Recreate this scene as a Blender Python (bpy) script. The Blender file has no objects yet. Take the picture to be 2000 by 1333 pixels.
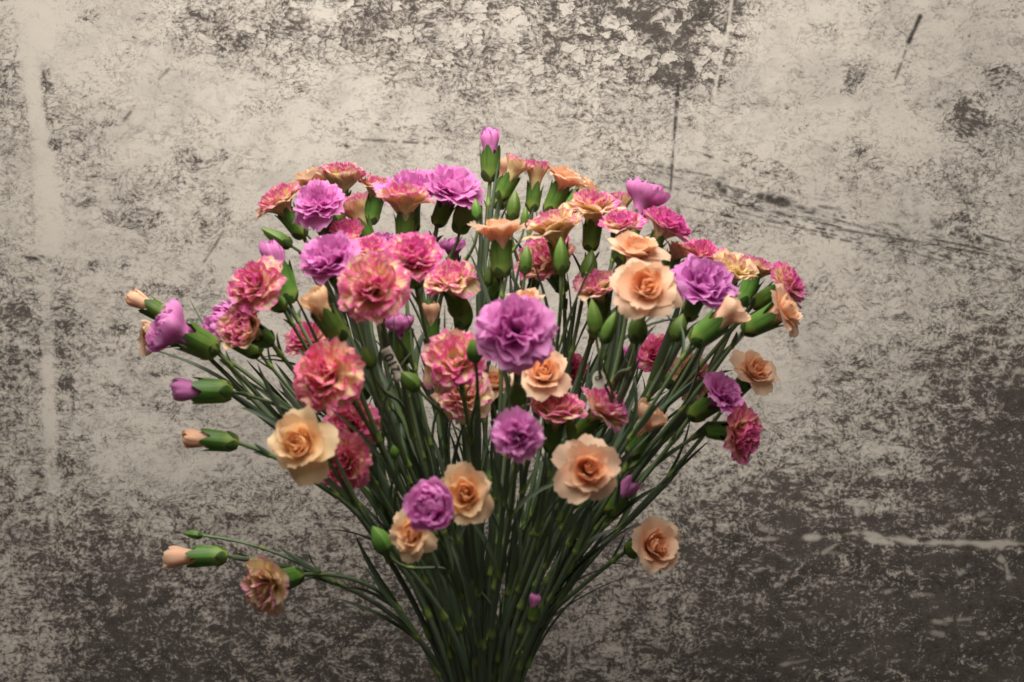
import bpy, math, random
import numpy as np
from mathutils import Vector

rng = np.random.default_rng(11)
random.seed(11)
scene = bpy.context.scene
COL = scene.collection

# ------------------------------------------------------------------ camera
D = 1.29            # camera to bouquet centre, metres
CZ = 1.0            # camera height
TAN = math.tan(math.radians(16.0))
WALL_Y = 0.36
cam_d = bpy.data.cameras.new('camera')
cam_d.sensor_width = 36.0
cam_d.lens = 18.0 / TAN
cam_d.clip_start = 0.05
cam_d.clip_end = 20
cam_d.dof.use_dof = True
cam_d.dof.focus_distance = D + 0.19
cam_d.dof.aperture_fstop = 9.0
cam = bpy.data.objects.new('camera', cam_d)
cam.location = (0, -D, CZ)
cam.rotation_euler = (math.pi / 2, 0, 0)
COL.objects.link(cam)
scene.camera = cam

# ------------------------------------------------------------------ world and lamps
w = bpy.data.worlds.new("World")
scene.world = w
w.use_nodes = True
bg = w.node_tree.nodes['Background']
bg.inputs[0].default_value = (1.0, 0.92, 0.82, 1)
bg.inputs[1].default_value = 0.05


def area(name, loc, target, sx, sy, power, color):
    l = bpy.data.lights.new(name, 'AREA')
    l.shape = 'RECTANGLE'
    l.size = sx
    l.size_y = sy
    l.energy = power
    l.color = color
    o = bpy.data.objects.new(name, l)
    o.location = loc
    o.rotation_euler = (Vector(target) - Vector(loc)).to_track_quat('-Z', 'Y').to_euler()
    COL.objects.link(o)


# ceiling lamp above; the second, nearer the camera, is an added front fill
area('ceiling_lamp', (-0.08, -0.30, 1.70), (0, 0.05, 1.05), 0.6, 0.4, 10.4, (1.0, 0.935, 0.845))
area('front_fill', (0.05, -0.98, 1.93), (0, -0.05, 0.92), 0.8, 0.5, 6.2, (1.0, 0.935, 0.845))

scene.view_settings.view_transform = 'Standard'
scene.view_settings.look = 'None'
scene.view_settings.exposure = 0.2
scene.view_settings.gamma = 1.0


# ------------------------------------------------------------------ helpers
def kpx(y):
    return TAN * (D + y) / 1000.0


def at(px, py, y):
    k = kpx(y)
    return np.array([(px - 1000) * k, y, CZ + (666.5 - py) * k])


def nrm(v):
    v = np.asarray(v, float)
    return v / max(1e-9, np.linalg.norm(v))


def frame(a):
    a = nrm(a)
    h = np.array([0, 0, 1.0]) if abs(a[2]) < 0.9 else np.array([0, 1.0, 0])
    x = nrm(np.cross(h, a))
    return x, np.cross(a, x), a


def grid_mesh(name, V, nu, nv, uv=None, attrs=None):
    """V: (nv+1)*(nu+1) points, row by row."""
    me = bpy.data.meshes.new(name)
    i, j = np.meshgrid(np.arange(nu), np.arange(nv))
    a = (j * (nu + 1) + i).ravel()
    q = np.stack([a, a + 1, a + nu + 2, a + nu + 1], 1)
    n = len(q)
    me.vertices.add(len(V))
    me.vertices.foreach_set('co', np.asarray(V, np.float32).ravel())
    me.loops.add(n * 4)
    me.loops.foreach_set('vertex_index', q.astype(np.int32).ravel())
    me.polygons.add(n)
    me.polygons.foreach_set('loop_start', np.arange(0, n * 4, 4, dtype=np.int32))
    me.polygons.foreach_set('use_smooth', np.ones(n, bool))
    if uv is not None:
        l = me.uv_layers.new(name='UVMap')
        l.data.foreach_set('uv', np.asarray(uv, np.float32)[q.ravel()].ravel())
    for k, val in (attrs or {}).items():
        at_ = me.attributes.new(k, 'FLOAT', 'POINT')
        at_.data.foreach_set('value', np.broadcast_to(np.asarray(val, np.float32), (len(V),)).copy())
    me.update(calc_edges=True)
    return me


def link(name, me, mat, parent=None, loc=None):
    o = bpy.data.objects.new(name, me)
    if mat is not None and len(me.materials) == 0:
        me.materials.append(mat)
    if parent is not None:
        o.parent = parent
    if loc is not None:
        o.location = loc
    COL.objects.link(o)
    return o


def thing(name, loc, label, cat, group=None):
    o = bpy.data.objects.new(name, None)
    o.empty_display_size = 0.02
    o.location = loc
    o['label'] = label
    o['category'] = cat
    if group:
        o['group'] = group
    COL.objects.link(o)
    return o


# ------------------------------------------------------------------ materials
def new_mat(name):
    m = bpy.data.materials.new(name)
    m.use_nodes = True
    nt = m.node_tree
    for n in list(nt.nodes):
        nt.nodes.remove(n)
    return m, nt


class NB:
    def __init__(s, nt):
        s.nt = nt

    def n(s, t, **kw):
        nd = s.nt.nodes.new(t)
        for k, v in kw.items():
            setattr(nd, k, v)
        return nd

    def put(s, sock, v):
        if isinstance(v, (int, float)):
            sock.default_value = v
        elif isinstance(v, tuple):
            sock.default_value = v if len(v) == len(sock.default_value) else (*v, 1)
        else:
            s.nt.links.new(v, sock)

    def math(s, op, a, b=0.0, clamp=False):
        nd = s.n('ShaderNodeMath', operation=op, use_clamp=clamp)
        s.put(nd.inputs[0], a)
        s.put(nd.inputs[1], b)
        return nd.outputs[0]

    def mix(s, f, a, b):
        nd = s.n('ShaderNodeMix', data_type='RGBA')
        s.put(nd.inputs[0], f)
        s.put(nd.inputs[6], a)
        s.put(nd.inputs[7], b)
        return nd.outputs[2]

    def step(s, x, lo, hi, a=0.0, b=1.0):
        nd = s.n('ShaderNodeMapRange', interpolation_type='SMOOTHSTEP')
        s.put(nd.inputs[0], x)
        for i, v in enumerate((lo, hi, a, b)):
            s.put(nd.inputs[i + 1], v)
        return nd.outputs[0]

    def attr(s, name):
        return s.n('ShaderNodeAttribute', attribute_name=name).outputs['Fac']

    def uv(s):
        t = s.n('ShaderNodeUVMap', uv_map='UVMap').outputs[0]
        sp = s.n('ShaderNodeSeparateXYZ')
        s.put(sp.inputs[0], t)
        return t, sp.outputs[0], sp.outputs[1]

    def xyz(s, x, y, z=0.0):
        c = s.n('ShaderNodeCombineXYZ')
        s.put(c.inputs[0], x)
        s.put(c.inputs[1], y)
        s.put(c.inputs[2], z)
        return c.outputs[0]

    def noise(s, vec, scale, detail=2.0, rough=0.5, dist=0.0):
        nd = s.n('ShaderNodeTexNoise')
        s.put(nd.inputs['Vector'], vec)
        s.put(nd.inputs['Scale'], scale)
        s.put(nd.inputs['Detail'], detail)
        s.put(nd.inputs['Roughness'], rough)
        s.put(nd.inputs['Distortion'], dist)
        return nd.outputs['Fac']


def petal_mat(name, kind):
    m, nt = new_mat(name)
    b = NB(nt)
    uvv, u, v = b.uv()
    ring = b.attr('ring')       # 0 outer .. 1 centre
    tint = b.attr('tint')       # per flower
    seed = b.attr('seed')
    veins = b.noise(b.xyz(b.math('MULTIPLY', u, 16.0), b.math('MULTIPLY', v, 1.6), seed), 1.0, 3.0, 0.6)
    blot = b.noise(b.xyz(b.math('MULTIPLY', u, 2.6), b.math('MULTIPLY', v, 2.4), seed), 1.0, 3.0, 0.6)
    if kind == 'P':
        base = b.mix(ring, (0.83, 0.28, 0.66), (0.73, 0.13, 0.52))
        base = b.mix(b.step(veins, 0.35, 0.7), base, (0.85, 0.35, 0.70))
        base = b.mix(b.math('MULTIPLY', b.step(v, 0.72, 1.0), 0.35), base, (0.86, 0.47, 0.76))
        col = b.mix(b.math('MULTIPLY', tint, 0.5), base, (0.56, 0.26, 0.66))
    elif kind == 'K':
        yel = b.mix(blot, (0.90, 0.73, 0.34), (0.92, 0.83, 0.56))
        mag = b.mix(tint, (0.82, 0.14, 0.53), (0.88, 0.17, 0.33))
        uu = b.math('ABSOLUTE', b.math('SUBTRACT', b.math('MULTIPLY', u, 2.0), 1.0))
        edge = b.math('MAXIMUM', v, b.math('ADD', b.math('MULTIPLY', uu, 0.30), b.math('MULTIPLY', v, 0.70)))
        e = b.math('ADD', edge, b.math('MULTIPLY', b.math('SUBTRACT', veins, 0.5), 1.05))
        e = b.math('ADD', e, b.math('MULTIPLY', b.math('SUBTRACT', blot, 0.5), 0.55))
        e = b.math('ADD', e, b.math('MULTIPLY', ring, 0.08))
        e = b.math('ADD', e, b.math('MULTIPLY', b.math('SUBTRACT', b.attr('pink'), 0.52), 0.42))
        f = b.step(e, 0.87, 1.12)
        mid = b.mix(tint, (0.88, 0.44, 0.57), (0.90, 0.40, 0.33))
        col = b.mix(b.step(e, 0.80, 1.03), yel, mid)
        col = b.mix(f, col, mag)
        col = b.mix(b.math('MULTIPLY', b.step(v, 0.93, 1.0), 0.4), col, (0.74, 0.22, 0.46))
    else:
        outer = b.mix(tint, (0.95, 0.65, 0.49), (0.95, 0.73, 0.43))
        inner = b.mix(tint, (0.96, 0.53, 0.30), (0.96, 0.58, 0.23))
        rr = b.math('ADD', b.math('MULTIPLY', ring, 1.1), b.math('MULTIPLY', b.math('SUBTRACT', 1.0, v), 0.35))
        col = b.mix(b.step(rr, 0.15, 1.05), outer, inner)
        col = b.mix(b.math('MULTIPLY', b.step(blot, 0.4, 0.75), 0.35), col, (0.94, 0.64, 0.50))
        col = b.mix(b.math('MULTIPLY', b.step(v, 0.85, 1.0), 0.35), col, (0.93, 0.70, 0.52))
    p = b.n('ShaderNodeBsdfPrincipled')
    b.put(p.inputs['Base Color'], col)
    p.inputs['Roughness'].default_value = 0.62
    p.inputs['Specular IOR Level'].default_value = 0.25
    bp = b.n('ShaderNodeBump')
    bp.inputs['Strength'].default_value = 0.35
    bp.inputs['Distance'].default_value = 0.0006
    b.put(bp.inputs['Height'], veins)
    b.put(p.inputs['Normal'], bp.outputs[0])
    tr = b.n('ShaderNodeBsdfTranslucent')
    b.put(tr.inputs[0], col)
    mx = b.n('ShaderNodeMixShader')
    mx.inputs[0].default_value = 0.45
    b.put(mx.inputs[1], p.outputs[0])
    b.put(mx.inputs[2], tr.outputs[0])
    out = b.n('ShaderNodeOutputMaterial')
    b.put(out.inputs[0], mx.outputs[0])
    return m


def green_mat(name, lo, mid, hi, rough=0.5, fine=60.0, trans=0.0, spec=0.35, seams=0):
    """colour along v: lo at the base, mid in the middle, hi at the tip."""
    m, nt = new_mat(name)
    b = NB(nt)
    uvv, u, v = b.uv()
    oi = b.n('ShaderNodeObjectInfo').outputs['Random']
    tc = b.n('ShaderNodeTexCoord').outputs['Object']
    nz = b.noise(tc, fine, 3.0, 0.6)
    rib = b.noise(b.xyz(b.math('MULTIPLY', u, 26.0), b.math('MULTIPLY', v, 1.3), oi), 1.0, 2.0, 0.5)
    vv = b.math('ADD', v, b.math('MULTIPLY', b.math('SUBTRACT', nz, 0.5), 0.25))
    col = b.mix(b.step(vv, 0.04, 0.46), lo, mid)
    col = b.mix(b.step(vv, 0.5, 1.0), col, hi)
    if seams:
        sw = b.math('ABSOLUTE', b.math('COSINE', b.math('MULTIPLY', u, math.pi * seams)))
        col = b.mix(b.math('MULTIPLY', b.step(sw, .0, .35, 1.0, 0.0), b.step(vv, .25, .6, .0, .55)), col, tuple(x * .45 for x in hi))
        col = b.mix(b.math('MULTIPLY', b.step(nz, .55, .75), .35), col, tuple(min(1, x * 1.5) for x in mid))
    hv = b.n('ShaderNodeHueSaturation')
    b.put(hv.inputs['Hue'], b.math('ADD', 0.485, b.math('MULTIPLY', oi, 0.03)))
    b.put(hv.inputs['Saturation'], 1.0)
    b.put(hv.inputs['Value'], b.math('ADD', 0.72, b.math('ADD', b.math('MULTIPLY', oi, 0.42), b.math('MULTIPLY', rib, 0.22))))
    b.put(hv.inputs['Color'], col)
    p = b.n('ShaderNodeBsdfPrincipled')
    b.put(p.inputs['Base Color'], hv.outputs[0])
    p.inputs['Roughness'].default_value = rough
    p.inputs['Specular IOR Level'].default_value = spec
    bp = b.n('ShaderNodeBump')
    bp.inputs['Strength'].default_value = 0.25
    bp.inputs['Distance'].default_value = 0.0005
    b.put(bp.inputs['Height'], rib)
    b.put(p.inputs['Normal'], bp.outputs[0])
    out = b.n('ShaderNodeOutputMaterial')
    if trans > 0:
        tr = b.n('ShaderNodeBsdfTranslucent')
        b.put(tr.inputs[0], hv.outputs[0])
        mx = b.n('ShaderNodeMixShader')
        mx.inputs[0].default_value = trans
        b.put(mx.inputs[1], p.outputs[0])
        b.put(mx.inputs[2], tr.outputs[0])
        b.put(out.inputs[0], mx.outputs[0])
    else:
        b.put(out.inputs[0], p.outputs[0])
    return m


MP = {'P': petal_mat('lavender_petal', 'P'), 'K': petal_mat('pink_yellow_petal', 'K'), 'O': petal_mat('peach_petal', 'O')}
M_CALYX = green_mat('calyx_green', (0.26, 0.33, 0.07), (0.085, 0.175, 0.028), (0.05, 0.115, 0.022), 0.45, 90, .06, .3, 5)
M_BUD = green_mat('bud_green', (0.12, 0.19, 0.04), (0.09, 0.185, 0.03), (0.15, 0.25, 0.05), 0.45, 90, .06, .3, 5)  # tips brightened in the colour as a yellow-green highlight
M_STEM = green_mat('stem_green', (0.135, 0.175, 0.105), (0.12, 0.165, 0.10), (0.125, 0.185, 0.08), 0.5)
M_NODE = green_mat('node_green', (0.26, 0.32, 0.09), (0.19, 0.27, 0.07), (0.09, 0.14, 0.06), 0.5)
M_LEAF = green_mat('leaf_green', (0.13, 0.20, 0.07), (0.10, 0.14, 0.09), (0.09, 0.13, 0.08), 0.5, 60, 0.1)
M_BRACT = green_mat('bract_green', (0.10, 0.17, 0.03), (0.045, 0.095, 0.022), (0.03, 0.06, 0.02), 0.5)


# ------------------------------------------------------------------ the wall
def build_wall():
    X0, X1, Y0, Y1 = -300.0, 2300.0, -250.0, 1583.0
    NU, NV = 1000, 705
    gx = np.linspace(X0, X1, NU + 1)
    gy = np.linspace(Y0, Y1, NV + 1)
    PX, PY = np.meshgrid(gx, gy)
    rows = [
        "2 1 1 2 3 3 4 6 6 5 5 6 8 8 8 2 1 2 1 1 1",
        "3 1 1 1 1 2 3 3 3 4 4 4 4 5 4 1 1 2 1 1 3",
        "3 3 2 1 1 1 1 2 2 2 2 2 3 2 1 1 1 1 1 4 3",
        "2 2 2 2 2 1 1 1 1 1 1 2 2 2 2 2 1 2 2 3 2",
        "2 1 1 2 2 1 1 1 1 1 1 1 1 2 3 2 1 2 2 3 2",
        "3 3 2 1 2 1 1 1 1 1 1 1 1 1 1 1 2 2 2 3 3",
        "5 5 2 2 2 1 1 1 1 1 1 1 1 1 1 1 2 2 3 4 5",
        "5 4 2 2 2 1 1 1 1 1 1 1 1 1 1 1 3 4 6 6 7",
        "4 3 2 2 2 2 2 2 2 2 2 2 2 2 2 2 4 4 6 7 7",
        "4 4 2 2 2 3 2 3 3 3 3 4 4 5 5 7 6 6 6 7 7",
        "5 6 5 5 4 4 4 4 4 4 4 4 5 6 7 7 7 7 6 6 6",
        "4 6 7 6 5 6 5 5 5 5 5 5 4 4 6 7 6 6 7 7 7",
        "4 5 7 7 6 6 6 6 5 5 5 5 4 5 6 7 7 6 7 7 8",
        "4 6 7 7 7 6 6 6 6 6 6 5 4 6 7 8 7 7 7 8 8",
    ]
    G = np.array([[float(c) for c in r.split()] for r in rows]) / 9.0
    fx = np.clip(PX / 100.0 - 0.0, 0, G.shape[1] - 1.001)
    fy = np.clip(PY / 100.0 - 0.5, 0, G.shape[0] - 1.001)
    ix, iy = fx.astype(int), fy.astype(int)
    tx, ty = fx - ix, fy - iy
    Dn = (G[iy, ix] * (1 - tx) + G[iy, ix + 1] * tx) * (1 - ty) + (G[iy + 1, ix] * (1 - tx) + G[iy + 1, ix + 1] * tx) * ty

    Dn = Dn + .17 * np.clip((PY - 880) / 220, 0, 1) + .12 * np.clip((PX - 1650) / 300, 0, 1) * np.clip((PY - 600) / 150, 0, 1) + .05 * np.clip((PX - 1200) / 300, 0, 1) * np.clip((PY - 950) / 150, 0, 1) + .085  # extra density low on the wall stands in for light falloff

    # value noise on the grid for ragged outlines
    def vnoise(sx, sy, seed):
        r = np.random.default_rng(seed)
        T = r.random((128, 128))
        a = (PX - X0) / sx
        b_ = (PY - Y0) / sy
        i, j = a.astype(int), b_.astype(int)
        p, q = a - i, b_ - j
        p, q = p * p * (3 - 2 * p), q * q * (3 - 2 * q)
        f = lambda jj, ii: T[jj % 128, ii % 128]
        return (f(j, i) * (1 - p) + f(j, i + 1) * p) * (1 - q) + (f(j + 1, i) * (1 - p) + f(j + 1, i + 1) * p) * q
    rag = (vnoise(34, 24, 1) - .5) + 0.6 * (vnoise(14, 10, 2) - .5)
    rag2 = (vnoise(30, 30, 3) - .5) + 0.6 * (vnoise(12, 12, 4) - .5)
    # patches: x, y, rx, ry, strength (negative = clean plaster)
    blobs = [(110, 283, 26, 9, .55), (215, 243, 24, 8, .5), (88, 165, 10, 40, .45), (90, 215, 16, 18, .4), (255, 390, 38, 13, .45),
             (270, 425, 55, 17, .55), (165, 385, 20, 16, .4), (405, 445, 22, 17, .45), (425, 390, 24, 13, .35), (400, 310, 42, 15, .4),
             (95, 515, 34, 20, .35), (185, 523, 11, 8, .6), (240, 520, 10, 5, .5), (115, 600, 24, 18, .35), (125, 635, 36, 10, .5),
             (240, 645, 34, 13, .5), (115, 690, 28, 20, .35), (128, 750, 20, 16, .5), (220, 760, 24, 11, .4), (310, 570, 70, 14, .4),
             (390, 632, 40, 8, .35), (330, 800, 28, 11, .4), (315, 732, 24, 6, .4), (119, 880, 30, 10, .45), (135, 915, 32, 22, .45),
             (60, 30, 22, 40, .25), (30, 150, 25, 22, .25), (20, 610, 30, 30, .3), (20, 800, 30, 25, .2), (15, 690, 30, 15, .25),
             (430, 55, 70, 35, .25), (480, 90, 60, 22, .3), (175, 33, 20, 11, .35), (560, 50, 22, 16, .3),
             (1665, 150, 22, 26, .45), (1772, 197, 8, 4, .7), (1790, 212, 18, 12, .3), (1870, 205, 45, 18, .35), (1905, 230, 40, 22, .45),
             (1880, 262, 40, 14, .35), (1680, 290, 22, 14, .45), (1705, 315, 18, 12, .35), (1465, 310, 16, 14, .5), (1350, 237, 9, 7, .6),
             (1460, 395, 26, 14, .5), (1425, 415, 26, 10, .45), (1890, 365, 25, 13, .4), (1980, 385, 16, 8, .45), (1635, 290, 14, 10, .3),
             (1340, 440, 30, 14, .4), (1340, 160, 60, 25, .3), (1280, 150, 40, 15, .3), (1345, 130, 8, 22, .4), (1860, 430, 50, 14, .3),
             (1625, 60, 20, 14, .2), (1960, 140, 40, 22, .35), (1900, 300, 20, 12, .3), (1880, 330, 22, 10, .3), (1510, 55, 10, 5, .4),
             (1650, 700, 45, 20, .25), (1700, 740, 50, 22, .3), (1850, 700, 70, 25, .25), (1940, 640, 45, 25, .25), (1980, 830, 40, 60, .25),
             (1350, 890, 60, 22, .2), (1500, 850, 50, 22, .15), (470, 1015, 30, 12, .3), (410, 1010, 70, 6, .25), (200, 1030, 60, 35, .2),
             (160, 985, 40, 8, .3), (780, 250, 50, 6, .25), (820, 270, 40, 5, .35), (740, 246, 8, 8, .5), (675, 285, 22, 6, .4),
             (1230, 345, 25, 8, .3), (1130, 330, 30, 8, .2),
             # cleaner islands
             (70, 60, 30, 60, -.4), (640, 30, 40, 22, -.45), (880, 60, 30, 20, -.4), (1000, 65, 35, 18, -.3), (1240, 90, 25, 14, -.35), (1020, 120, 35, 18, -.3),
             (650, 155, 70, 35, -.15), (720, 200, 90, 40, -.2), (1500, 90, 70, 60, -.2), (1160, 90, 26, 10, -.3), (1390, 75, 34, 8, -.4),
             (1560, 720, 40, 30, -.2), (1780, 700, 30, 10, -.4), (1760, 740, 45, 14, -.35), (1710, 880, 70, 14, -.4), (300, 900, 110, 60, -.1),
             (70, 1250, 45, 60, -.12), (1130, 1230, 60, 30, -.25), (1240, 1000, 60, 14, -.3), (1470, 1180, 40, 20, -.2), (1700, 990, 60, 14, -.3),
             (1450, 1010, 30, 8, -.25), (1350, 970, 30, 8, -.3), (300, 1040, 40, 16, -.2), (560, 1090, 30, 8, -.2)]
    for (bx, by, rx, ry, st) in blobs:
        d = np.sqrt(((PX - bx) / rx) ** 2 + ((PY - by) / ry) ** 2) + rag * 0.9
        Dn += st * (.8 if st > 0 else 1) * np.clip(1.5 - d, 0, 1.1) / 1.1
    # the soft upright band of fresh plaster on the left
    bxc = np.interp(PY, [-400, 0, 95, 130, 260, 420, 600, 900, 1100], [80, 78, 80, 62, 76, 96, 92, 100, 104])
    bhw = np.interp(PY, [-400, 0, 95, 130, 260, 420, 600, 900, 1000, 1100], [34, 34, 30, 10, 13, 22, 12, 12, 9, 2])
    bd = np.abs(PX - bxc + rag * 9) / bhw
    band = np.clip(1.5 - bd, 0, 1) * np.interp(PY, [-400, 450, 500, 640, 700, 950, 1100], [1, 1, .4, .4, .9, .5, 0])
    Dn -= band * 0.45
    Dn = np.where((PY > 960) & (PX < 118 + rag * 30) & (PX > -60), Dn - .10 * np.clip((PY - 960) / 80, 0, 1), Dn)
    line = np.zeros_like(Dn)
    lite = np.zeros_like(Dn)

    srng = np.random.default_rng(21)

    def stroke(target, pts, wid, st, rough=0.6, brk=0.0, seed=0):
        pts = np.array(pts, float)
        for a, b_ in zip(pts[:-1], pts[1:]):
            x0, x1 = min(a[0], b_[0]) - 30, max(a[0], b_[0]) + 30
            y0, y1 = min(a[1], b_[1]) - 30, max(a[1], b_[1]) + 30
            i0, i1 = np.searchsorted(gx, (x0, x1))
            j0, j1 = np.searchsorted(gy, (y0, y1))
            X, Y = PX[j0:j1, i0:i1], PY[j0:j1, i0:i1]
            if X.size == 0:
                continue
            dv = b_ - a
            L2 = dv @ dv
            t = np.clip(((X - a[0]) * dv[0] + (Y - a[1]) * dv[1]) / L2, 0, 1)
            d = np.hypot(X - a[0] - t * dv[0], Y - a[1] - t * dv[1]) + rag2[j0:j1, i0:i1] * wid * rough
            s = np.clip(1.25 - d / wid, 0, 1) * st
            if brk > 0:
                kn = srng.random(max(4, int(math.sqrt(L2) / 9)))
                prof = np.interp(t, np.linspace(0, 1, len(kn)), kn)
                s = s * np.clip((prof - brk) * 4, 0, 1) * np.clip(np.minimum(t, 1 - t) * 6 + .2, 0, 1)
            target[j0:j1, i0:i1] = np.maximum(target[j0:j1, i0:i1], s)
    stroke(line, [(1325, 158), (1321, 215), (1316, 280), (1309, 380)], 3.4, .95, 1.1, .08)
    stroke(line, [(1326, 395), (1325, 432)], 4, .7, .9, .3)
    stroke(line, [(1797, 33), (1786, 58), (1775, 82)], 5.5, 1.0, .5)
    stroke(line, [(1775, 82), (1762, 120), (1747, 158)], 3.2, .8, .8, .2)
    stroke(line, [(436, 452), (420, 480), (398, 512)], 3.0, .75, .6)
    stroke(line, [(268, 203), (240, 238)], 3.2, .7, .8, .1)
    stroke(line, [(330, 135), (310, 155)], 3, .6, .8)
    stroke(line, [(0, 202), (42, 207)], 3, .6, .5)
    stroke(line, [(85, 140), (92, 175)], 3, .7, .8)
    stroke(line, [(52, 502), (68, 505), (83, 503)], 5.5, 1.0, .3)
    stroke(line, [(690, 272), (760, 276), (842, 281)], 2.8, .8, .8, .2)
    stroke(line, [(740, 255), (800, 262), (850, 272)], 2.8, .6, .9, .35)
    for i in range(8):
        x = 1652 + i * 5 + random.uniform(-2, 2)
        stroke(line, [(x + 10, 130 + random.uniform(-5, 8)), (x - 6, 172 + random.uniform(-8, 6))], 2.6, .7, .9, .2)
    rs = random.Random(5)
    for i in range(80):                 # scraped bundle of streaks falling to the right
        t0 = rs.random() ** 0.9
        ln = rs.uniform(40, 220)
        main = rs.random()
        x = 1200 + 800 * t0
        if main < .55:
            y = np.interp(x, [1200, 1310, 1450, 1600, 1750, 2000], [320, 345, 390, 425, 440, 480])
        else:
            y = np.interp(x, [1200, 1310, 1450, 1600, 1800, 2000], [350, 375, 410, 440, 470, 510])
        y += rs.gauss(0, 17)
        sl = rs.gauss(.23, .05)
        stroke(line, [(x, y), (x + ln, y + ln * sl)], rs.uniform(1.6, 3.2), rs.uniform(.4, 1.0), .6, rs.uniform(.2, .55))
    for (x0, y0, x1, y1, s_) in [(1380, 355, 1560, 405, 9), (1480, 385, 1600, 415, 8), (1780, 430, 1900, 455, 8), (1830, 450, 1960, 480, 7), (1400, 372, 1470, 385, 8)]:
        stroke(line, [(x0, y0), (x1, y1)], s_, .95, 1.1, .36)
    stroke(line, [(1480, 405), (1620, 445), (1800, 475), (2000, 510)], 3.0, .8, .9, .15)
    stroke(line, [(1300, 335), (1500, 385), (1640, 410)], 2.8, .7, .9, .3)
    for i in range(40):                 # faint horizontal trowel marks low on the wall
        x, y = rs.uniform(-200, 2000), rs.uniform(950, 1400)
        stroke(line, [(x, y), (x + rs.uniform(60, 260), y + rs.uniform(-8, 8))], rs.uniform(2.5, 6), rs.uniform(.3, .55), 1.2, .45)
    stroke(lite, [(1433, -30), (1422, 60), (1408, 120), (1394, 190)], 3.4, .8, .5)
    stroke(lite, [(1575, 1052), (1680, 1040), (1740, 1052), (1790, 1062), (1880, 1060), (2100, 1066), (2500, 1062)], 7.0, .8, 1.9)
    stroke(lite, [(1690, 1052), (1745, 1062)], 5, .9, 1.6)
    stroke(lite, [(1800, 1050), (1860, 1022), (1930, 1000)], 4, .5, 1.6, .2)
    stroke(lite, [(1640, 1060), (1600, 1085)], 4, .5, 1.6, .2)
    stroke(lite, [(1930, 1070), (1965, 1100), (1970, 1135)], 5, .6, 1.2, .2)
    stroke(lite, [(1109, 1333), (1112, 1270), (1116, 1235), (1098, 1172)], 2.8, .5, .5)
    stroke(lite, [(1384, 68), (1410, 88)], 5, .7, .8)
    stroke(lite, [(52, 499), (68, 499), (84, 507)], 2.6, .6, .3)
    for i in range(120):
        x, y = rs.uniform(1150, 2100), rs.uniform(700, 1400)
        stroke(lite, [(x, y), (x + rs.uniform(8, 60), y + rs.uniform(-14, 8))], rs.uniform(2.5, 5), rs.uniform(.25, .6), 1.3, .3)
    k = kpx(WALL_Y)
    V = np.stack([(PX - 1000) * k, np.full_like(PX, WALL_Y) , CZ + (666.5 - PY) * k], -1).reshape(-1, 3)
    uv = np.stack([PX / 100, PY / 100], -1).reshape(-1, 2)
    me = grid_mesh('wall', V, NU, NV, uv, {'stain_falloff': np.clip(Dn, 0, 1.15).ravel(), 'scratch': line.ravel(), 'pale': np.clip(lite + .55 * band, 0, 1).ravel()})
    return me


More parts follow.
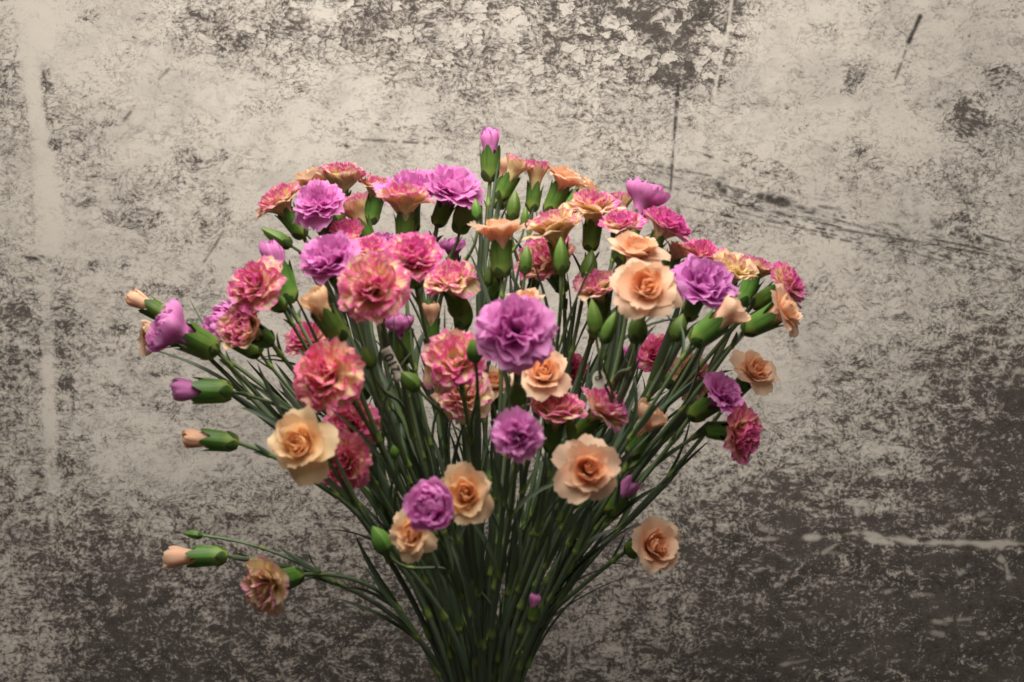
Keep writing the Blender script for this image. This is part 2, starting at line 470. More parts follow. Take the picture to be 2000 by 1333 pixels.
def wall_mat():
    m, nt = new_mat('stained_plaster')
    b = NB(nt)
    uvv, u, v = b.uv()
    st = b.attr('stain_falloff')
    sc = b.attr('scratch')
    pl = b.attr('pale')
    wx = b.noise(uvv, 1.5, 1.0, .5)
    wy = b.noise(b.xyz(b.math('ADD', u, 31.0), v), 1.5, 1.0, .5)
    cu = b.math('ADD', u, b.math('MULTIPLY', b.math('SUBTRACT', wx, .5), .35))
    cv = b.math('ADD', v, b.math('MULTIPLY', b.math('SUBTRACT', wy, .5), .25))
    cs = b.xyz(b.math('MULTIPLY', cu, .72), cv)             # stretched sideways
    big = b.noise(cs, 1.3, 4.0, .6)
    midn = b.noise(cs, 4.6, 7.0, .66, .08)
    fine = b.noise(b.xyz(cu, b.math('MULTIPLY', cv, 1.15), 7.0), 13.0, 4.0, .66, .1)
    s = b.math('ADD', b.math('MULTIPLY', midn, .48), b.math('MULTIPLY', fine, .52))
    # coverage: more stain -> lower threshold
    dd = b.math('ADD', st, b.math('MULTIPLY', b.math('SUBTRACT', big, .5), .75))
    thr = b.math('SUBTRACT', .648, b.math('MULTIPLY', b.math('MINIMUM', dd, 1.2), .215))
    jx = b.math('ADD', cu, b.math('MULTIPLY', b.math('SUBTRACT', fine, .5), .34))
    jy = b.math('ADD', cv, b.math('MULTIPLY', b.math('SUBTRACT', midn, .5), .42))
    jv = b.xyz(b.math('MULTIPLY', jx, .7), jy)
    v1 = b.n('ShaderNodeTexVoronoi', feature='DISTANCE_TO_EDGE')
    b.put(v1.inputs['Vector'], jv)
    b.put(v1.inputs['Scale'], 5.0)
    v2 = b.n('ShaderNodeTexVoronoi', feature='F1')
    b.put(v2.inputs['Vector'], jv)
    b.put(v2.inputs['Scale'], 5.0)
    rs_ = b.n('ShaderNodeSeparateXYZ')
    b.put(rs_.inputs[0], v2.outputs['Color'])
    up = b.step(b.math('ADD', v, b.math('MULTIPLY', midn, 2.0)), 2.4, 4.6, 1.0, 0.0)
    flake = b.math('MULTIPLY', b.math('MULTIPLY', b.step(rs_.outputs[0], .66, .70), b.step(v1.outputs['Distance'], .02, .07)), up)
    crack = b.math('MULTIPLY', b.step(v1.outputs['Distance'], .015, .06, 1.0, 0.0), b.step(b.math('ADD', dd, b.math('MULTIPLY', b.math('SUBTRACT', fine, .5), 1.6)), .28, .62))
    crack = b.math('MULTIPLY', crack, b.math('MAXIMUM', up, .25))
    crack = b.math('MULTIPLY', crack, b.step(st, .45, .6, 1.0, .0)) if False else b.math('MULTIPLY', crack, b.math('MAXIMUM', up, b.step(st, .4, .55, 1.0, 0.0)))
    v3 = b.n('ShaderNodeTexVoronoi', feature='F1')
    b.put(v3.inputs['Vector'], jv)
    b.put(v3.inputs['Scale'], 1.9)
    r3 = b.n('ShaderNodeSeparateXYZ')
    b.put(r3.inputs[0], v3.outputs['Color'])
    layer = b.math('MULTIPLY', b.step(r3.outputs[1], .55, .58), b.step(midn, .40, .58, .25, 1.0))
    dif = b.math('SUBTRACT', s, thr)
    dif = b.math('SUBTRACT', dif, b.math('MULTIPLY', flake, .11))
    dark = b.step(dif, b.step(st, .5, .8, -.012, -.03), b.step(st, .5, .8, .05, .085))
    half = b.step(dif, -.115, .02)
    # dark rims round flaking paint
    rn = b.noise(cs, 5.5, 3.0, .55, .5)
    ridge = b.math('SUBTRACT', 1.0, b.math('MULTIPLY', b.math('ABSOLUTE', b.math('SUBTRACT', rn, .5)), 9.0), True)
    rim = b.math('MULTIPLY', b.step(ridge, .55, 1.0), b.math('MULTIPLY', b.step(b.math('ADD', dd, b.math('MULTIPLY', fine, .5)), .38, .75), b.step(st, .5, .72, 1.0, .0)))
    sq = b.noise(b.xyz(b.math('MULTIPLY', cu, .8), cv, 19.0), 4.6, 4.0, .6, .8)
    squig = b.math('SUBTRACT', 1.0, b.math('MULTIPLY', b.math('ABSOLUTE', b.math('SUBTRACT', sq, .5)), 13.0), True)
    squig = b.math('MULTIPLY', b.step(squig, .25, 1.0), b.math('MULTIPLY', b.step(b.noise(cs, 2.1, 4.0, .65), .44, .62), b.step(st, .4, .65, 1.0, .1)))
    # thin dark pits
    pit = b.step(b.noise(b.xyz(b.math('MULTIPLY', u, .7), v, 3.0), 15.0, 3.0, .6), .635, .70)
    pit = b.math('MULTIPLY', pit, b.step(big, .38, .58))
    grain = b.noise(uvv, 28.0, 2.0, .6)
    wash = b.noise(b.xyz(b.math('MULTIPLY', u, .8), v, 11.0), .55, 4.0, .6)
    pale = b.mix(b.step(wash, .3, .7), (.485, .450, .405), (.54, .506, .460))
    pale = b.mix(b.step(grain, .3, .75), pale, (.565, .530, .482))
    pale = b.mix(b.math('MULTIPLY', b.step(b.noise(cs, .9, 6.0, .68), .44, .66), .45), pale, (.355, .333, .312))
    pale = b.mix(b.math('MULTIPLY', layer, .30), pale, (.335, .315, .298))
    grey = b.mix(b.step(b.noise(cs, 2.4, 4.0, .6), .35, .65), (.32, .29, .26), (.235, .212, .195))
    col = b.mix(b.math('MULTIPLY', half, b.step(dd, -.1, .5, .40, .9)), pale, grey)
    col = b.mix(b.math('MULTIPLY', pit, .7), col, (.14, .125, .115))
    col = b.mix(b.math('MULTIPLY', squig, .48), col, (.17, .152, .14))
    ink = b.mix(b.step(b.math('ADD', b.math('MULTIPLY', fine, .6), b.math('MULTIPLY', big, .4)), .38, .62), (.022, .018, .017), (.080, .068, .061))
    col = b.mix(b.math('MULTIPLY', rim, .6), col, ink)
    col = b.mix(b.math('MULTIPLY', crack, .8), col, ink)
    col = b.mix(b.math('MULTIPLY', dark, b.step(dd, .05, .5, .62, .94)), col, ink)
    col = b.mix(b.math('MULTIPLY', sc, b.step(fine, .28, .5, .8, 1.0)), col, (.035, .030, .028))
    lite = b.math('MULTIPLY', pl, b.step(fine, .25, .5, .5, .95))
    col = b.mix(lite, col, (.555, .520, .470))
    p = b.n('ShaderNodeBsdfPrincipled')
    b.put(p.inputs['Base Color'], col)
    p.inputs['Roughness'].default_value = .85
    p.inputs['Specular IOR Level'].default_value = .2
    bp = b.n('ShaderNodeBump')
    bp.inputs['Strength'].default_value = .12
    bp.inputs['Distance'].default_value = .0006
    b.put(bp.inputs['Height'], grain)
    b.put(p.inputs['Normal'], bp.outputs[0])
    out = b.n('ShaderNodeOutputMaterial')
    b.put(out.inputs[0], p.outputs[0])
    return m


wall = link('wall', build_wall(), wall_mat())
wall['label'] = 'pale plaster wall with black flaking stains, cracks and scratches behind the bouquet'
wall['category'] = 'wall'
sm = wall.modifiers.new('thickness', 'SOLIDIFY')
sm.thickness = 0.08
sm.offset = 1.0


# ------------------------------------------------------------------ plant parts
def tube(name, pts, rad, seg=7, closed_tip=False):
    pts = np.asarray(pts, float)
    n = len(pts)
    tan = np.gradient(pts, axis=0)
    tan /= np.linalg.norm(tan, axis=1)[:, None]
    x, y, _ = frame(tan[0])
    V, uv = [], []
    for i in range(n):
        x = nrm(x - tan[i] * (x @ tan[i]))
        y = np.cross(tan[i], x)
        a = np.linspace(0, 2 * math.pi, seg + 1)
        r = rad[i] if np.ndim(rad) else rad
        V.append(pts[i] + r * (np.cos(a)[:, None] * x + np.sin(a)[:, None] * y))
        uv.append(np.stack([a / (2 * math.pi), np.full(seg + 1, i / (n - 1))], 1))
    return grid_mesh(name, np.concatenate(V), seg, n - 1, np.concatenate(uv))


def lathe(name, O, A, zs, rs, seg=20, teeth=0.0, nteeth=5, flare=0.0, phase=0.0):
    """Surface of revolution about A; its upper end is cut into pointed teeth."""
    X, Y, Z = frame(A)
    nz = len(zs)
    a = np.linspace(0, 2 * math.pi, seg + 1)
    saw = np.abs(((a + phase) * nteeth / (2 * math.pi)) % 1.0 - .5) * 2          # 0 at point, 1 at notch
    saw = saw ** 1.3
    t = np.linspace(0, 1, nz)
    L = zs[-1]
    V, uv = [], []
    for i in range(nz):
        top = max(0.0, (t[i] - .45) / .55)
        z = zs[i] - teeth * L * saw * top ** 1.0
        tt = np.interp(z, zs, t)
        r = np.interp(z, zs, rs) * (1 + flare * (top ** 2) * (1 - saw) + (.03 if teeth else .07) * np.cos(a * nteeth))
        V.append(O + z[:, None] * Z + (r * np.cos(a))[:, None] * X + (r * np.sin(a))[:, None] * Y)
        uv.append(np.stack([a / (2 * math.pi), tt], 1))
    return grid_mesh(name, np.concatenate(V), seg, nz - 1, np.concatenate(uv))


def scale_leaf(name, base, d, nrml, length, width, curl=0.0, fold=0.25, n=7):
    """A pointed strap: base point, direction, facing normal, bending by curl."""
    d = nrm(d)
    s = nrm(np.cross(d, nrml))
    nn = np.cross(s, d)
    V, uv = [], []
    p = np.array(base, float)
    ang = 0.0
    for i in range(n + 1):
        t = i / n
        wd = width * (0.55 + .45 * min(1, t * 4)) * (1 - t ** 2.6) ** .8
        dirv = d * math.cos(ang) + nn * math.sin(ang)
        up = -d * math.sin(ang) + nn * math.cos(ang)
        for q in (-1, -.5, 0, .5, 1):
            V.append(p + s * wd * .5 * q + up * (abs(q) ** 1.5 * fold * wd))
            uv.append((q * .5 + .5, t))
        p = p + dirv * (length / n)
        ang += curl / n
    return grid_mesh(name, np.array(V), 4, n, np.array(uv))


NU_, NV_ = 16, 9
_u = np.linspace(-1, 1, NU_ + 1)
_v = np.linspace(0, 1, NV_ + 1)
_U, _V = np.meshgrid(_u, _v)


def petal(name, O, A, phi, r0, h0, claw, blade, width, th, curl, wrap, cup, ruf, freq, teeth, ring, tint, pink, tipround=.25, twist=0.0, bend=.45):
    """One fan-shaped petal about axis A, from the calyx mouth O."""
    X, Y, Z = frame(A)
    n = 40
    Lp = claw + blade
    s = np.linspace(0, 1, n)
    b = claw / Lp
    w_ = np.clip((s - b * .7) / max(.08, bend), 0, 1)
    w_ = w_ * w_ * (3 - 2 * w_)
    ang = math.radians(6) + (th - math.radians(6)) * w_ + curl * np.clip((s - .55) / .45, 0, 1) ** 2
    rr = r0 + np.concatenate([[0], np.cumsum(np.sin(ang[:-1]))]) * Lp / (n - 1)
    hh = h0 + np.concatenate([[0], np.cumsum(np.cos(ang[:-1]))]) * Lp / (n - 1)
    ph = rng.uniform(0, 6.28, 4)
    edge = 1 - tipround * (.35 * _U ** 2 + 1.1 * np.abs(_U) ** 5) + teeth * .032 * (np.sin(_U * 17 + ph[0]) + np.sin(_U * 29 + ph[1]) * .7 + .8 * rng.uniform(-1, 1, NU_ + 1)[None, :])
    edge = edge - .10 * teeth * np.exp(-((_U - rng.uniform(-.4, .4)) / .12) ** 2)
    vv = _V * edge
    sv = np.clip(vv, 0, 1.08)
    wv = width * np.clip(.16 + 1.0 * np.sin(np.clip((vv - b * .6) / (1 - b * .6), 0, 1) * 2.0) ** .9, .1, 1.1)
    lat = _U * wv
    r = np.interp(sv, s, rr) + np.where(sv > 1, (sv - 1) * Lp * math.sin(ang[-1]), 0)
    h = np.interp(sv, s, hh) + np.where(sv > 1, (sv - 1) * Lp * math.cos(ang[-1]), 0)
    an = np.interp(sv, s, ang)
    # ruffle pushes along the normal
    f = np.clip((vv - .35) / .65, 0, 1) ** 1.3
    rfl = ruf * blade * f * (np.sin(_U * freq * 1.57 + ph[0]) + .45 * np.sin(_U * freq * 3.4 + ph[1] + vv * 2) + .3 * np.sin(vv * 6 + ph[2]))
    rfl = rfl + cup * _U ** 2 * width * -1.0
    lat = lat + ruf * .35 * blade * f * np.sin(_U * freq * 2.4 + ph[3])
    r = r + rfl * np.cos(an)
    h = h - rfl * np.sin(an)
    a0 = phi + twist * vv
    ra = np.maximum(np.abs(r), width * .42)
    aw = lat / ra
    xa, ya = r * np.cos(a0 + aw), r * np.sin(a0 + aw)
    xf, yf = r * np.cos(a0) - lat * np.sin(a0), r * np.sin(a0) + lat * np.cos(a0)
    x = xa * wrap + xf * (1 - wrap)
    y = ya * wrap + yf * (1 - wrap)
    P = O + x[..., None] * X + y[..., None] * Y + h[..., None] * Z
    return grid_mesh(name, P.reshape(-1, 3), NU_, NV_, np.stack([_U * .5 + .5, np.clip(_V, 0, 1)], -1).reshape(-1, 2),
                     {'ring': ring, 'tint': tint, 'pink': pink, 'seed': rng.uniform(0, 50)})


RINGS = {
    # n, angle, length, width, wrap, ruffle
    'K': [(6, 82, 1.0, .62, .25, .10), (7, 64, 1.0, .58, .35, .13), (8, 46, .97, .52, .45, .15), (7, 28, .95, .48, .55, .16), (6, 13, .92, .42, .6, .17)],
    'P': [(6, 84, 1.0, .70, .25, .10), (7, 64, 1.0, .62, .35, .13), (7, 48, .96, .56, .45, .16), (7, 28, .92, .50, .55, .18), (5, 12, .88, .44, .6, .18)],
    'O': [(5, 80, 1.0, .58, .2, .09), (5, 56, .86, .58, .5, .08), (6, 38, .80, .52, .8, .08), (7, 25, .76, .44, .9, .09), (8, 12, .72, .36, .9, .11)],
}


class Flower:
    pass


def build_bloom(kind, mouth, A, R, rc, Lc, op, tint, pink, parent, loc, back=False, droop=0, loose=False):
    ruf_k = {'K': 1.0, 'P': 1.05, 'O': 1.0}[kind]
    rings = RINGS[kind]
    phi0 = rng.uniform(0, 6.28)
    claw = .30 * Lc
    squat = rng.uniform(-12, 8) - (13 if kind != 'O' else 6) * max(0.0, A[2] - .6) / .4
    for ri, (n, th, ln, wd, wrap, ruf) in enumerate(rings):
        th = th + rng.uniform(-5, 5) + squat * (1 - ri / 5)
        if loose and ri in (3, 4):
            n = max(2, n - 3)
        if op < .35 and ri in (1, 3):
            continue
        ring = ri / 4.0
        for i in range(n):
            phi = phi0 + 2 * math.pi * (i + .5 * (ri % 2) + rng.uniform(-.16, .16)) / n
            if op >= .75:
                t = math.radians(th * (0.55 + .45 * op) + rng.uniform(-10, 10))
                blade = R * {'K': 1.07, 'P': .95, 'O': 1.05}[kind] * (1.0 + .06 * max(0.0, A[2] - .55) / .45) * ln * (rng.uniform(.92, 1.06) if kind != 'O' else rng.uniform(.84, 1.07))
                if ri == 0 and i < droop:
                    t += math.radians(rng.uniform(22, 42))
                cu = rng.uniform(.1, .75) if ri < 2 else rng.uniform(-.3, .5)
                if kind == 'O':
                    cu = rng.uniform(.2, .9) if ri == 0 else (rng.uniform(-.1, .5) if ri == 1 else rng.uniform(-.9, -.2))
                w_, wr = wd * blade, wrap
                cup = {'K': .06, 'P': .05, 'O': .12}[kind]
                rf = ruf * ruf_k
            elif op >= .35:
                t = math.radians((th * .42 if kind == 'K' else th * (.72 if (kind == 'P' and op < .6) else .5)) * op / .5 + rng.uniform(-4, 4))
                blade = R * 1.5 * ln * rng.uniform(.94, 1.04)
                cu = (rng.uniform(-2.2, -1.5) if (kind == 'P' and op < .6) else rng.uniform(-1.8, -1.0)) if kind != 'K' else rng.uniform(-.6, .0)
                w_, wr = wd * blade * .92, min(1, wrap + .6)
                cup, rf = .10, ruf * ruf_k * .75
            else:
                t = math.radians(9 - 7 * ring + rng.uniform(-3, 3))
                blade = R * (1.95 - .15 * ring) * rng.uniform(.72, 1.08)
                cu = rng.uniform(-1.3, -.7)
                w_, wr = rc * rng.uniform(.9, 1.3), 1.0
                cup, rf = .0, .12
            tooth = {'K': .8, 'P': 1.1, 'O': .55}[kind]
            me = petal('petal', mouth, A, phi, rc * (.62 - .5 * ring), -claw * .95, claw, blade, w_, t, cu, wr, cup, rf,
                       rng.uniform(1.7, 2.9) if kind != 'O' else rng.uniform(1.2, 2.0), tooth, ring, tint, pink + rng.uniform(-.12, .12),
                       (.30 if kind != 'O' else .34), rng.uniform(-.25, .25) if kind != 'O' else .35 * ring, .2 if (.35 <= op < .6 and kind == 'P') else .45)
            me.transform(TR(loc))
            link('petal', me, MP[kind], parent)


def TR(loc):
    from mathutils import Matrix
    return Matrix.Translation(-Vector(loc))


def build_calyx(base, A, Lc, rc, op, parent, loc, closed=False):
    t = np.linspace(0, 1, 15)
    if closed:
        rs = rc * np.interp(t, [0, .06, .2, .42, .6, .8, .92, 1], [.30, .60, .90, 1.0, .88, .55, .26, .03])
        me = lathe('calyx', base, A, Lc * t, rs, 20, 0.0)
    else:
        fl = .05 + .28 * op
        rs = rc * np.interp(t, [0, .05, .2, .5, .8, 1], [.34, .66, .90, .98, 1.0, 1.0 + .02 * op])
        me = lathe('calyx', base, A, Lc * t, rs, 30, .34, 5, fl * .8, rng.uniform(0, 6))
    me.transform(TR(loc))
    c = link('calyx', me, M_BUD if closed else M_CALYX, parent)
    X, Y, Z = frame(A)
    a0 = rng.uniform(0, 6)
    for i in range(4):
        a = a0 + i * math.pi / 2
        out = math.cos(a) * X + math.sin(a) * Y
        bm = scale_leaf('bract', base + out * rc * .60 + Z * Lc * .015, Z * .85 + out * .62, -out, Lc * rng.uniform(.24, .36), rc * 1.05, -.55 * 0 + .55, .15, 5)
        bm.transform(TR(loc))
        link('bract', bm, M_BRACT, c)
    return c


def bez(p0, p1, p2, p3, n):
    t = np.linspace(0, 1, n)[:, None]
    return (1 - t) ** 3 * p0 + 3 * (1 - t) ** 2 * t * p1 + 3 * (1 - t) * t * t * p2 + t ** 3 * p3


def add_node(pts, i, r, parent, loc, pale=True):
    a = nrm(pts[min(i + 1, len(pts) - 1)] - pts[i - 1])
    h = r * 5.5
    zs = np.array([-.12, .04, .16, .32, .6, 1.0]) * h
    rs = r * np.array([1.03, 1.42, 1.55, 1.38, 1.16, 1.03])
    X, Y, Z = frame(a)
    an = np.linspace(0, 2 * math.pi, 9)
    V, uv = [], []
    for z, q in zip(zs, rs):
        V.append(pts[i] + z * Z + q * (np.cos(an)[:, None] * X + np.sin(an)[:, None] * Y))
        uv.append(np.stack([an / 6.2832, np.full(9, (z + .12 * h) / (1.12 * h))], 1))
    me = grid_mesh('node', np.concatenate(V), 8, 5, np.concatenate(uv))
    me.transform(TR(loc))
    link('node', me, M_NODE, parent)
    return a


def add_leaves(pts, i, r, length, parent, loc, spread=.2, wid=.0042):
    a = nrm(pts[min(i + 1, len(pts) - 1)] - pts[i - 1])
    X, Y, Z = frame(a)
    g = rng.uniform(0, math.pi)
    for s in (0, math.pi):
        out = math.cos(g + s) * X + math.sin(g + s) * Y
        sp = spread * rng.uniform(.5, 1.5)
        wild = rng.random() < .22 and i > 6
        if wild:
            sp += .16
        me = scale_leaf('leaf', pts[i] + out * r * 1.25, Z + out * sp, -out, length * rng.uniform(.75, 1.15), wid * rng.uniform(.8, 1.2),
                        -rng.uniform(.3, 1.1) if wild else -rng.uniform(-.2, .5), .28, 9)
        me.transform(TR(loc))
        link('leaf', me, M_LEAF, parent)


# ------------------------------------------------------------------ the flowers
# key, kind, px, py, diameter px, depth, axis (right, up, toward), opening, label, options
F = []


def fl(key, kind, px, py, dia, y, ax, op, label, **kw):
    f = Flower()
    f.key, f.kind, f.px, f.py, f.dia, f.y, f.ax, f.op, f.label, f.kw = key, kind, px, py, dia, y, ax, op, label, kw
    F.append(f)


# upper left group
fl('a1', 'K', 545, 395, 92, .03, (-.55, .8, .15), .9, 'pink and yellow carnation leaning left at the upper left end of the top row', tint=.3)
fl('a2', 'P', 622, 395, 104, -.01, (-.1, .62, .62), .9, 'lavender carnation with hanging lower petals, between two pink ones at the upper left', droop=3)
fl('a3', 'O', 612, 350, 88, .13, (-.2, .9, -.1), .9, 'peach carnation mostly hidden behind the pink ones at the upper left')
fl('a4', 'K', 668, 352, 100, .09, (.12, .95, .05), 1, 'pink carnation seen from the side, behind the lavender one at the upper left', tint=.2)
fl('a5', 'K', 693, 412, 66, .01, (-.35, .9, .15), .55, 'half-open pink striped carnation bloom right of the upper left lavender one', tint=.1, pink=.4)
fl('a6', 'K', 737, 368, 66, .10, (.2, .9, .1), .85, 'small pink carnation peeping out left of the big lavender pair at the top', tint=.2)
fl('a7', 'K', 790, 395, 104, -.03, (.02, 1, .12), 1, 'pink carnation with a yellow underside in front of a lavender one at the top', tint=.1, droop=1)
fl('a8', 'P', 798, 372, 132, .03, (-.05, .85, .35), 1, 'wide lavender carnation behind the pink one with the yellow underside')
fl('a9', 'P', 885, 368, 132, .02, (.3, .62, .45), 1, 'large pale lavender carnation with broad smooth petals left of the tallest bud', droop=1, loose=1)
fl('a10', 'P', 957, 272, 38, .04, (.0, 1, .02), .2, 'tallest lavender bud, standing upright above the whole bouquet', calyx=(74, 40))
# upper right group
fl('b1', 'O', 988, 335, 60, .11, (.2, .9, 0), .6, 'peach carnation barely showing behind the tallest lavender bud')
fl('b2', 'K', 1006, 330, 50, .02, (.42, .85, .1), .5, 'yellow-and-pink half-open carnation with a pale green calyx beside the tallest bud', tint=.1, pink=.35)
fl('b3', 'K', 1047, 342, 58, .03, (.12, 1, 0), .5, 'half-open pink striped carnation between the yellow-pink one and the top peach bloom', tint=0., pink=.7)
fl('b4', 'O', 1105, 347, 84, .03, (.42, .9, .1), .8, 'cup-shaped peach carnation at the very top right of the tallest bud')
fl('b5', 'O', 1150, 368, 64, .08, (.7, .7, 0), .8, 'peach carnation tucked behind the cup-shaped peach bloom at the top')
fl('b6', 'O', 975, 452, 106, -.04, (-.06, 1, -.02), .85, 'peach carnation seen from the side on a tall green calyx under the top buds', calyx=(76, 44), loose=1)
fl('b7', 'K', 1085, 448, 112, -.02, (-.15, .92, .1), .95, 'large pink and yellow carnation in side view with a green bud before its calyx', tint=.1, pink=.3, droop=2)
fl('b8', 'K', 1066, 510, 112, .02, (-.3, .45, .5), .9, 'pink carnation with drooping petals behind the one with a green bud before its calyx', tint=.2, pink=.5)
fl('b9', 'K', 1160, 408, 100, .0, (.08, .95, .2), 1, 'round pink and yellow carnation left of the conical lavender one', tint=.1, pink=.45)
fl('b10', 'K', 1212, 400, 50, .06, (.1, .95, 0), .6, 'sliver of a pink carnation between the round pink bloom and the conical lavender one', tint=.1)
fl('b11', 'P', 1256, 395, 84, .03, (.35, .88, -.1), .7, 'conical lavender carnation highest on the right side')
fl('b12', 'K', 1215, 440, 80, -.02, (.0, .9, .3), .9, 'pink carnation directly below the conical lavender one', tint=.0, pink=.65)
fl('b13', 'K', 1300, 443, 100, -.01, (.5, .85, .15), 1, 'deep pink carnation tilting right below the conical lavender one', tint=.0, pink=.8)
fl('b14', 'O', 1243, 488, 112, -.08, (.1, .8, .45), .9, 'pale peach carnation just above the big peach bloom on the right', droop=2)
fl('b15', 'O', 1262, 560, 140, -.14, (-.02, .38, .88), .95, 'big peach carnation with orange heart in the upper right, facing the camera', droop=2, loose=1)
fl('b16', 'O', 1325, 490, 56, .01, (.5, .8, .2), .8, 'peach carnation half hidden right of the pale peach bloom')
fl('b17', 'K', 1370, 497, 78, .02, (.2, .8, .35), .9, 'dark pink carnation above the ruffled violet one on the right', tint=.3, pink=.75)
fl('b18', 'P', 1375, 552, 145, -.05, (.25, .68, .55), 1, 'big ruffled violet carnation with one hanging petal on the right', tint=.55, droop=2)
fl('b19', 'K', 1433, 528, 86, -.01, (.25, .75, .45), .9, 'mostly yellow carnation edged in pink, right of the ruffled violet one', tint=.0, pink=.12, loose=1)
fl('b20', 'K', 1480, 525, 64, .05, (.4, .9, .05), .9, 'pink carnation behind the mostly yellow one on the right', tint=.0, pink=.5)
fl('b21', 'K', 1537, 555, 88, .0, (.75, .5, .4), .9, 'pink carnation with tight striped petals at the far upper right', tint=.15, pink=.62, droop=1)
fl('b22', 'O', 1425, 612, 62, -.1, (.76, .62, .2), .45, 'half-open peach bud with a long bright green calyx below the violet bloom', calyx=(84, 50))
fl('b23', 'O', 1536, 604, 92, -.03, (.74, .40, .42), .8, 'peach carnation nodding outward from a dark green calyx at the far right', calyx=(88, 46), loose=1)
# right side
fl('c1', 'O', 1475, 724, 92, .05, (.45, .6, .66), .9, 'peach carnation opening upward at the right edge, below the nodding one')
fl('c2', 'P', 1415, 770, 100, -.03, (.66, .5, .5), .78, 'lavender carnation leaning right above the dusky pink bloom on the right edge', droop=1)
fl('c3', 'K', 1446, 846, 104, -.03, (.74, -.05, .66), .9, 'dusky pink carnation facing right, lowest of the right edge cluster', tint=.5, pink=.7)
fl('c4', 'K', 1350, 738, 88, .05, (.5, .1, .7), .85, 'faded pink carnation behind the stems at the middle right', tint=.1, pink=.35)
fl('c5', 'O', 1268, 822, 72, -.03, (.4, .85, .2), .6, 'cup-shaped peach carnation with a stem crossing in front of it')
fl('c6', 'K', 1180, 797, 98, -.07, (.6, .66, .4), .9, 'small bright pink carnation above the big peach bloom at lower right', tint=.0, pink=.6, droop=1, loose=1)
fl('c7', 'O', 1148, 915, 134, -.17, (-.02, .2, .97), .95, 'big pale peach carnation with an orange rosette at the lower right of the bouquet', droop=1)
fl('c8', 'P', 1226, 952, 40, .0, (.62, .78, .05), .25, 'lavender bud low on the right, just below the big pale peach bloom', calyx=(56, 40))
fl('c9', 'O', 1279, 1065, 120, -.05, (.52, .2, .82), .8, 'lone peach carnation standing out at the lower right on its own stem')
fl('c10', 'P', 1045, 1172, 22, -.07, (.12, 1, .05), .2, 'tiny lavender bud among the lowest stems', calyx=(40, 26))
fl('c11', 'K', 1284, 692, 70, .13, (.2, .2, .6), .9, 'dark pink carnation in shade behind the right hand stems', tint=.5, pink=.9)
fl('c12', 'P', 1226, 700, 52, .13, (.1, .5, .6), .8, 'shaded purple carnation deep behind the stems near the round white tag')
fl('c13', 'K', 1165, 562, 84, -.01, (-.2, .75, .5), .9, 'pink and yellow carnation just left of the big peach bloom in the upper right', tint=.0, pink=.45, droop=1)
# centre
fl('d1', 'P', 1008, 643, 164, -.18, (-.02, .28, .93), 1, 'largest lavender carnation, facing the camera at the centre of the bouquet', droop=1)
fl('d2', 'O', 1062, 728, 112, -.1, (.05, .4, .85), .9, 'peach carnation tucked under the largest lavender bloom at the centre', droop=2)
fl('d3', 'P', 1010, 850, 92, -.20, (.0, .1, .98), .8, 'round deep purple carnation facing the camera below the centre')
fl('d4', 'K', 887, 702, 118, -.11, (-.1, .45, .8), .9, 'pink carnation with an open ragged face left of the largest lavender bloom', tint=.45, pink=.6, droop=1, loose=1)
fl('d5', 'K', 905, 768, 112, -.05, (.05, .3, .75), .9, 'pale pink and yellow carnation hanging under the ragged pink one at the centre', tint=.1, pink=.35, droop=3)
fl('d6', 'K', 880, 548, 98, -.03, (-.15, .75, .5), .95, 'pink carnation with one pale yellow petal stretched out to its right', tint=.15, pink=.5, droop=2)
fl('d7', 'K', 1086, 803, 106, -.09, (.1, .8, .35), .9, 'pink carnation below the central peach one, behind crossing stems', tint=.4, pink=.6, droop=1)
fl('d8', 'O', 1030, 585, 66, -.08, (.0, .9, .3), .8, 'peach carnation peeping over the top of the largest lavender bloom')
fl('d9', 'O', 964, 745, 66, .02, (.0, .5, .5), .8, 'shaded peach carnation behind the stems left of the central peach bloom')
fl('d10', 'K', 1113, 720, 60, .07, (.1, .4, .7), .9, 'dark red-pink carnation in shade right of the central peach bloom', tint=.6, pink=.95)
fl('d11', 'O', 843, 612, 44, .03, (.0, 1, .1), .4, 'small peach bud above a green calyx behind the stems left of centre')
fl('d12', 'P', 781, 635, 46, -.02, (-.1, 1, .1), .4, 'shaded purple bud below the pink carnations left of centre', calyx=(70, 46))
# left
fl('e1', 'K', 808, 505, 106, -.1, (.0, .55, .8), .95, 'bright pink carnation with a side petal, upper right neighbour of the big pink bloom', tint=.25, pink=.75, droop=1)
fl('e2', 'K', 728, 562, 132, -.14, (-.05, .3, .93), 1, 'big pink and yellow carnation facing the camera in the upper left', tint=.6, pink=.62, droop=1)
fl('e3', 'K', 722, 492, 76, -.06, (-.05, .8, .5), .9, 'pink carnation wedged between the lavender bloom and the two bright pink ones', tint=.1, pink=.6)
fl('e4', 'P', 642, 505, 122, -.1, (-.28, .6, .68), .85, 'pale lavender carnation with a jagged rim left of the big pink bloom')
fl('e5', 'K', 680, 465, 64, .0, (-.05, .7, .6), .6, 'small tight pink carnation over the jagged pale lavender one', tint=.2, pink=.7)
fl('e6', 'P', 535, 500, 50, -.03, (-.3, .92, .05), .3, 'lavender bud in a broad green calyx above the left hand pink carnation', calyx=(86, 50))
fl('e7', 'K', 500, 558, 116, -.08, (-.42, .42, .75), 1, 'pink carnation with pale yellow lower petals at the left of the bouquet', tint=.35, pink=.6, droop=2)
fl('e8', 'O', 619, 592, 58, -.12, (-.5, .82, .2), .4, 'peach bud with soft yellow petals leaning left beside the big pink bloom', tint=.8, calyx=(84, 48))
fl('e9', 'K', 602, 662, 80, .02, (-.2, .6, .5), .9, 'pink carnation mostly hidden behind the ruffled orange-pink bloom on the left', tint=.5, pink=.8)
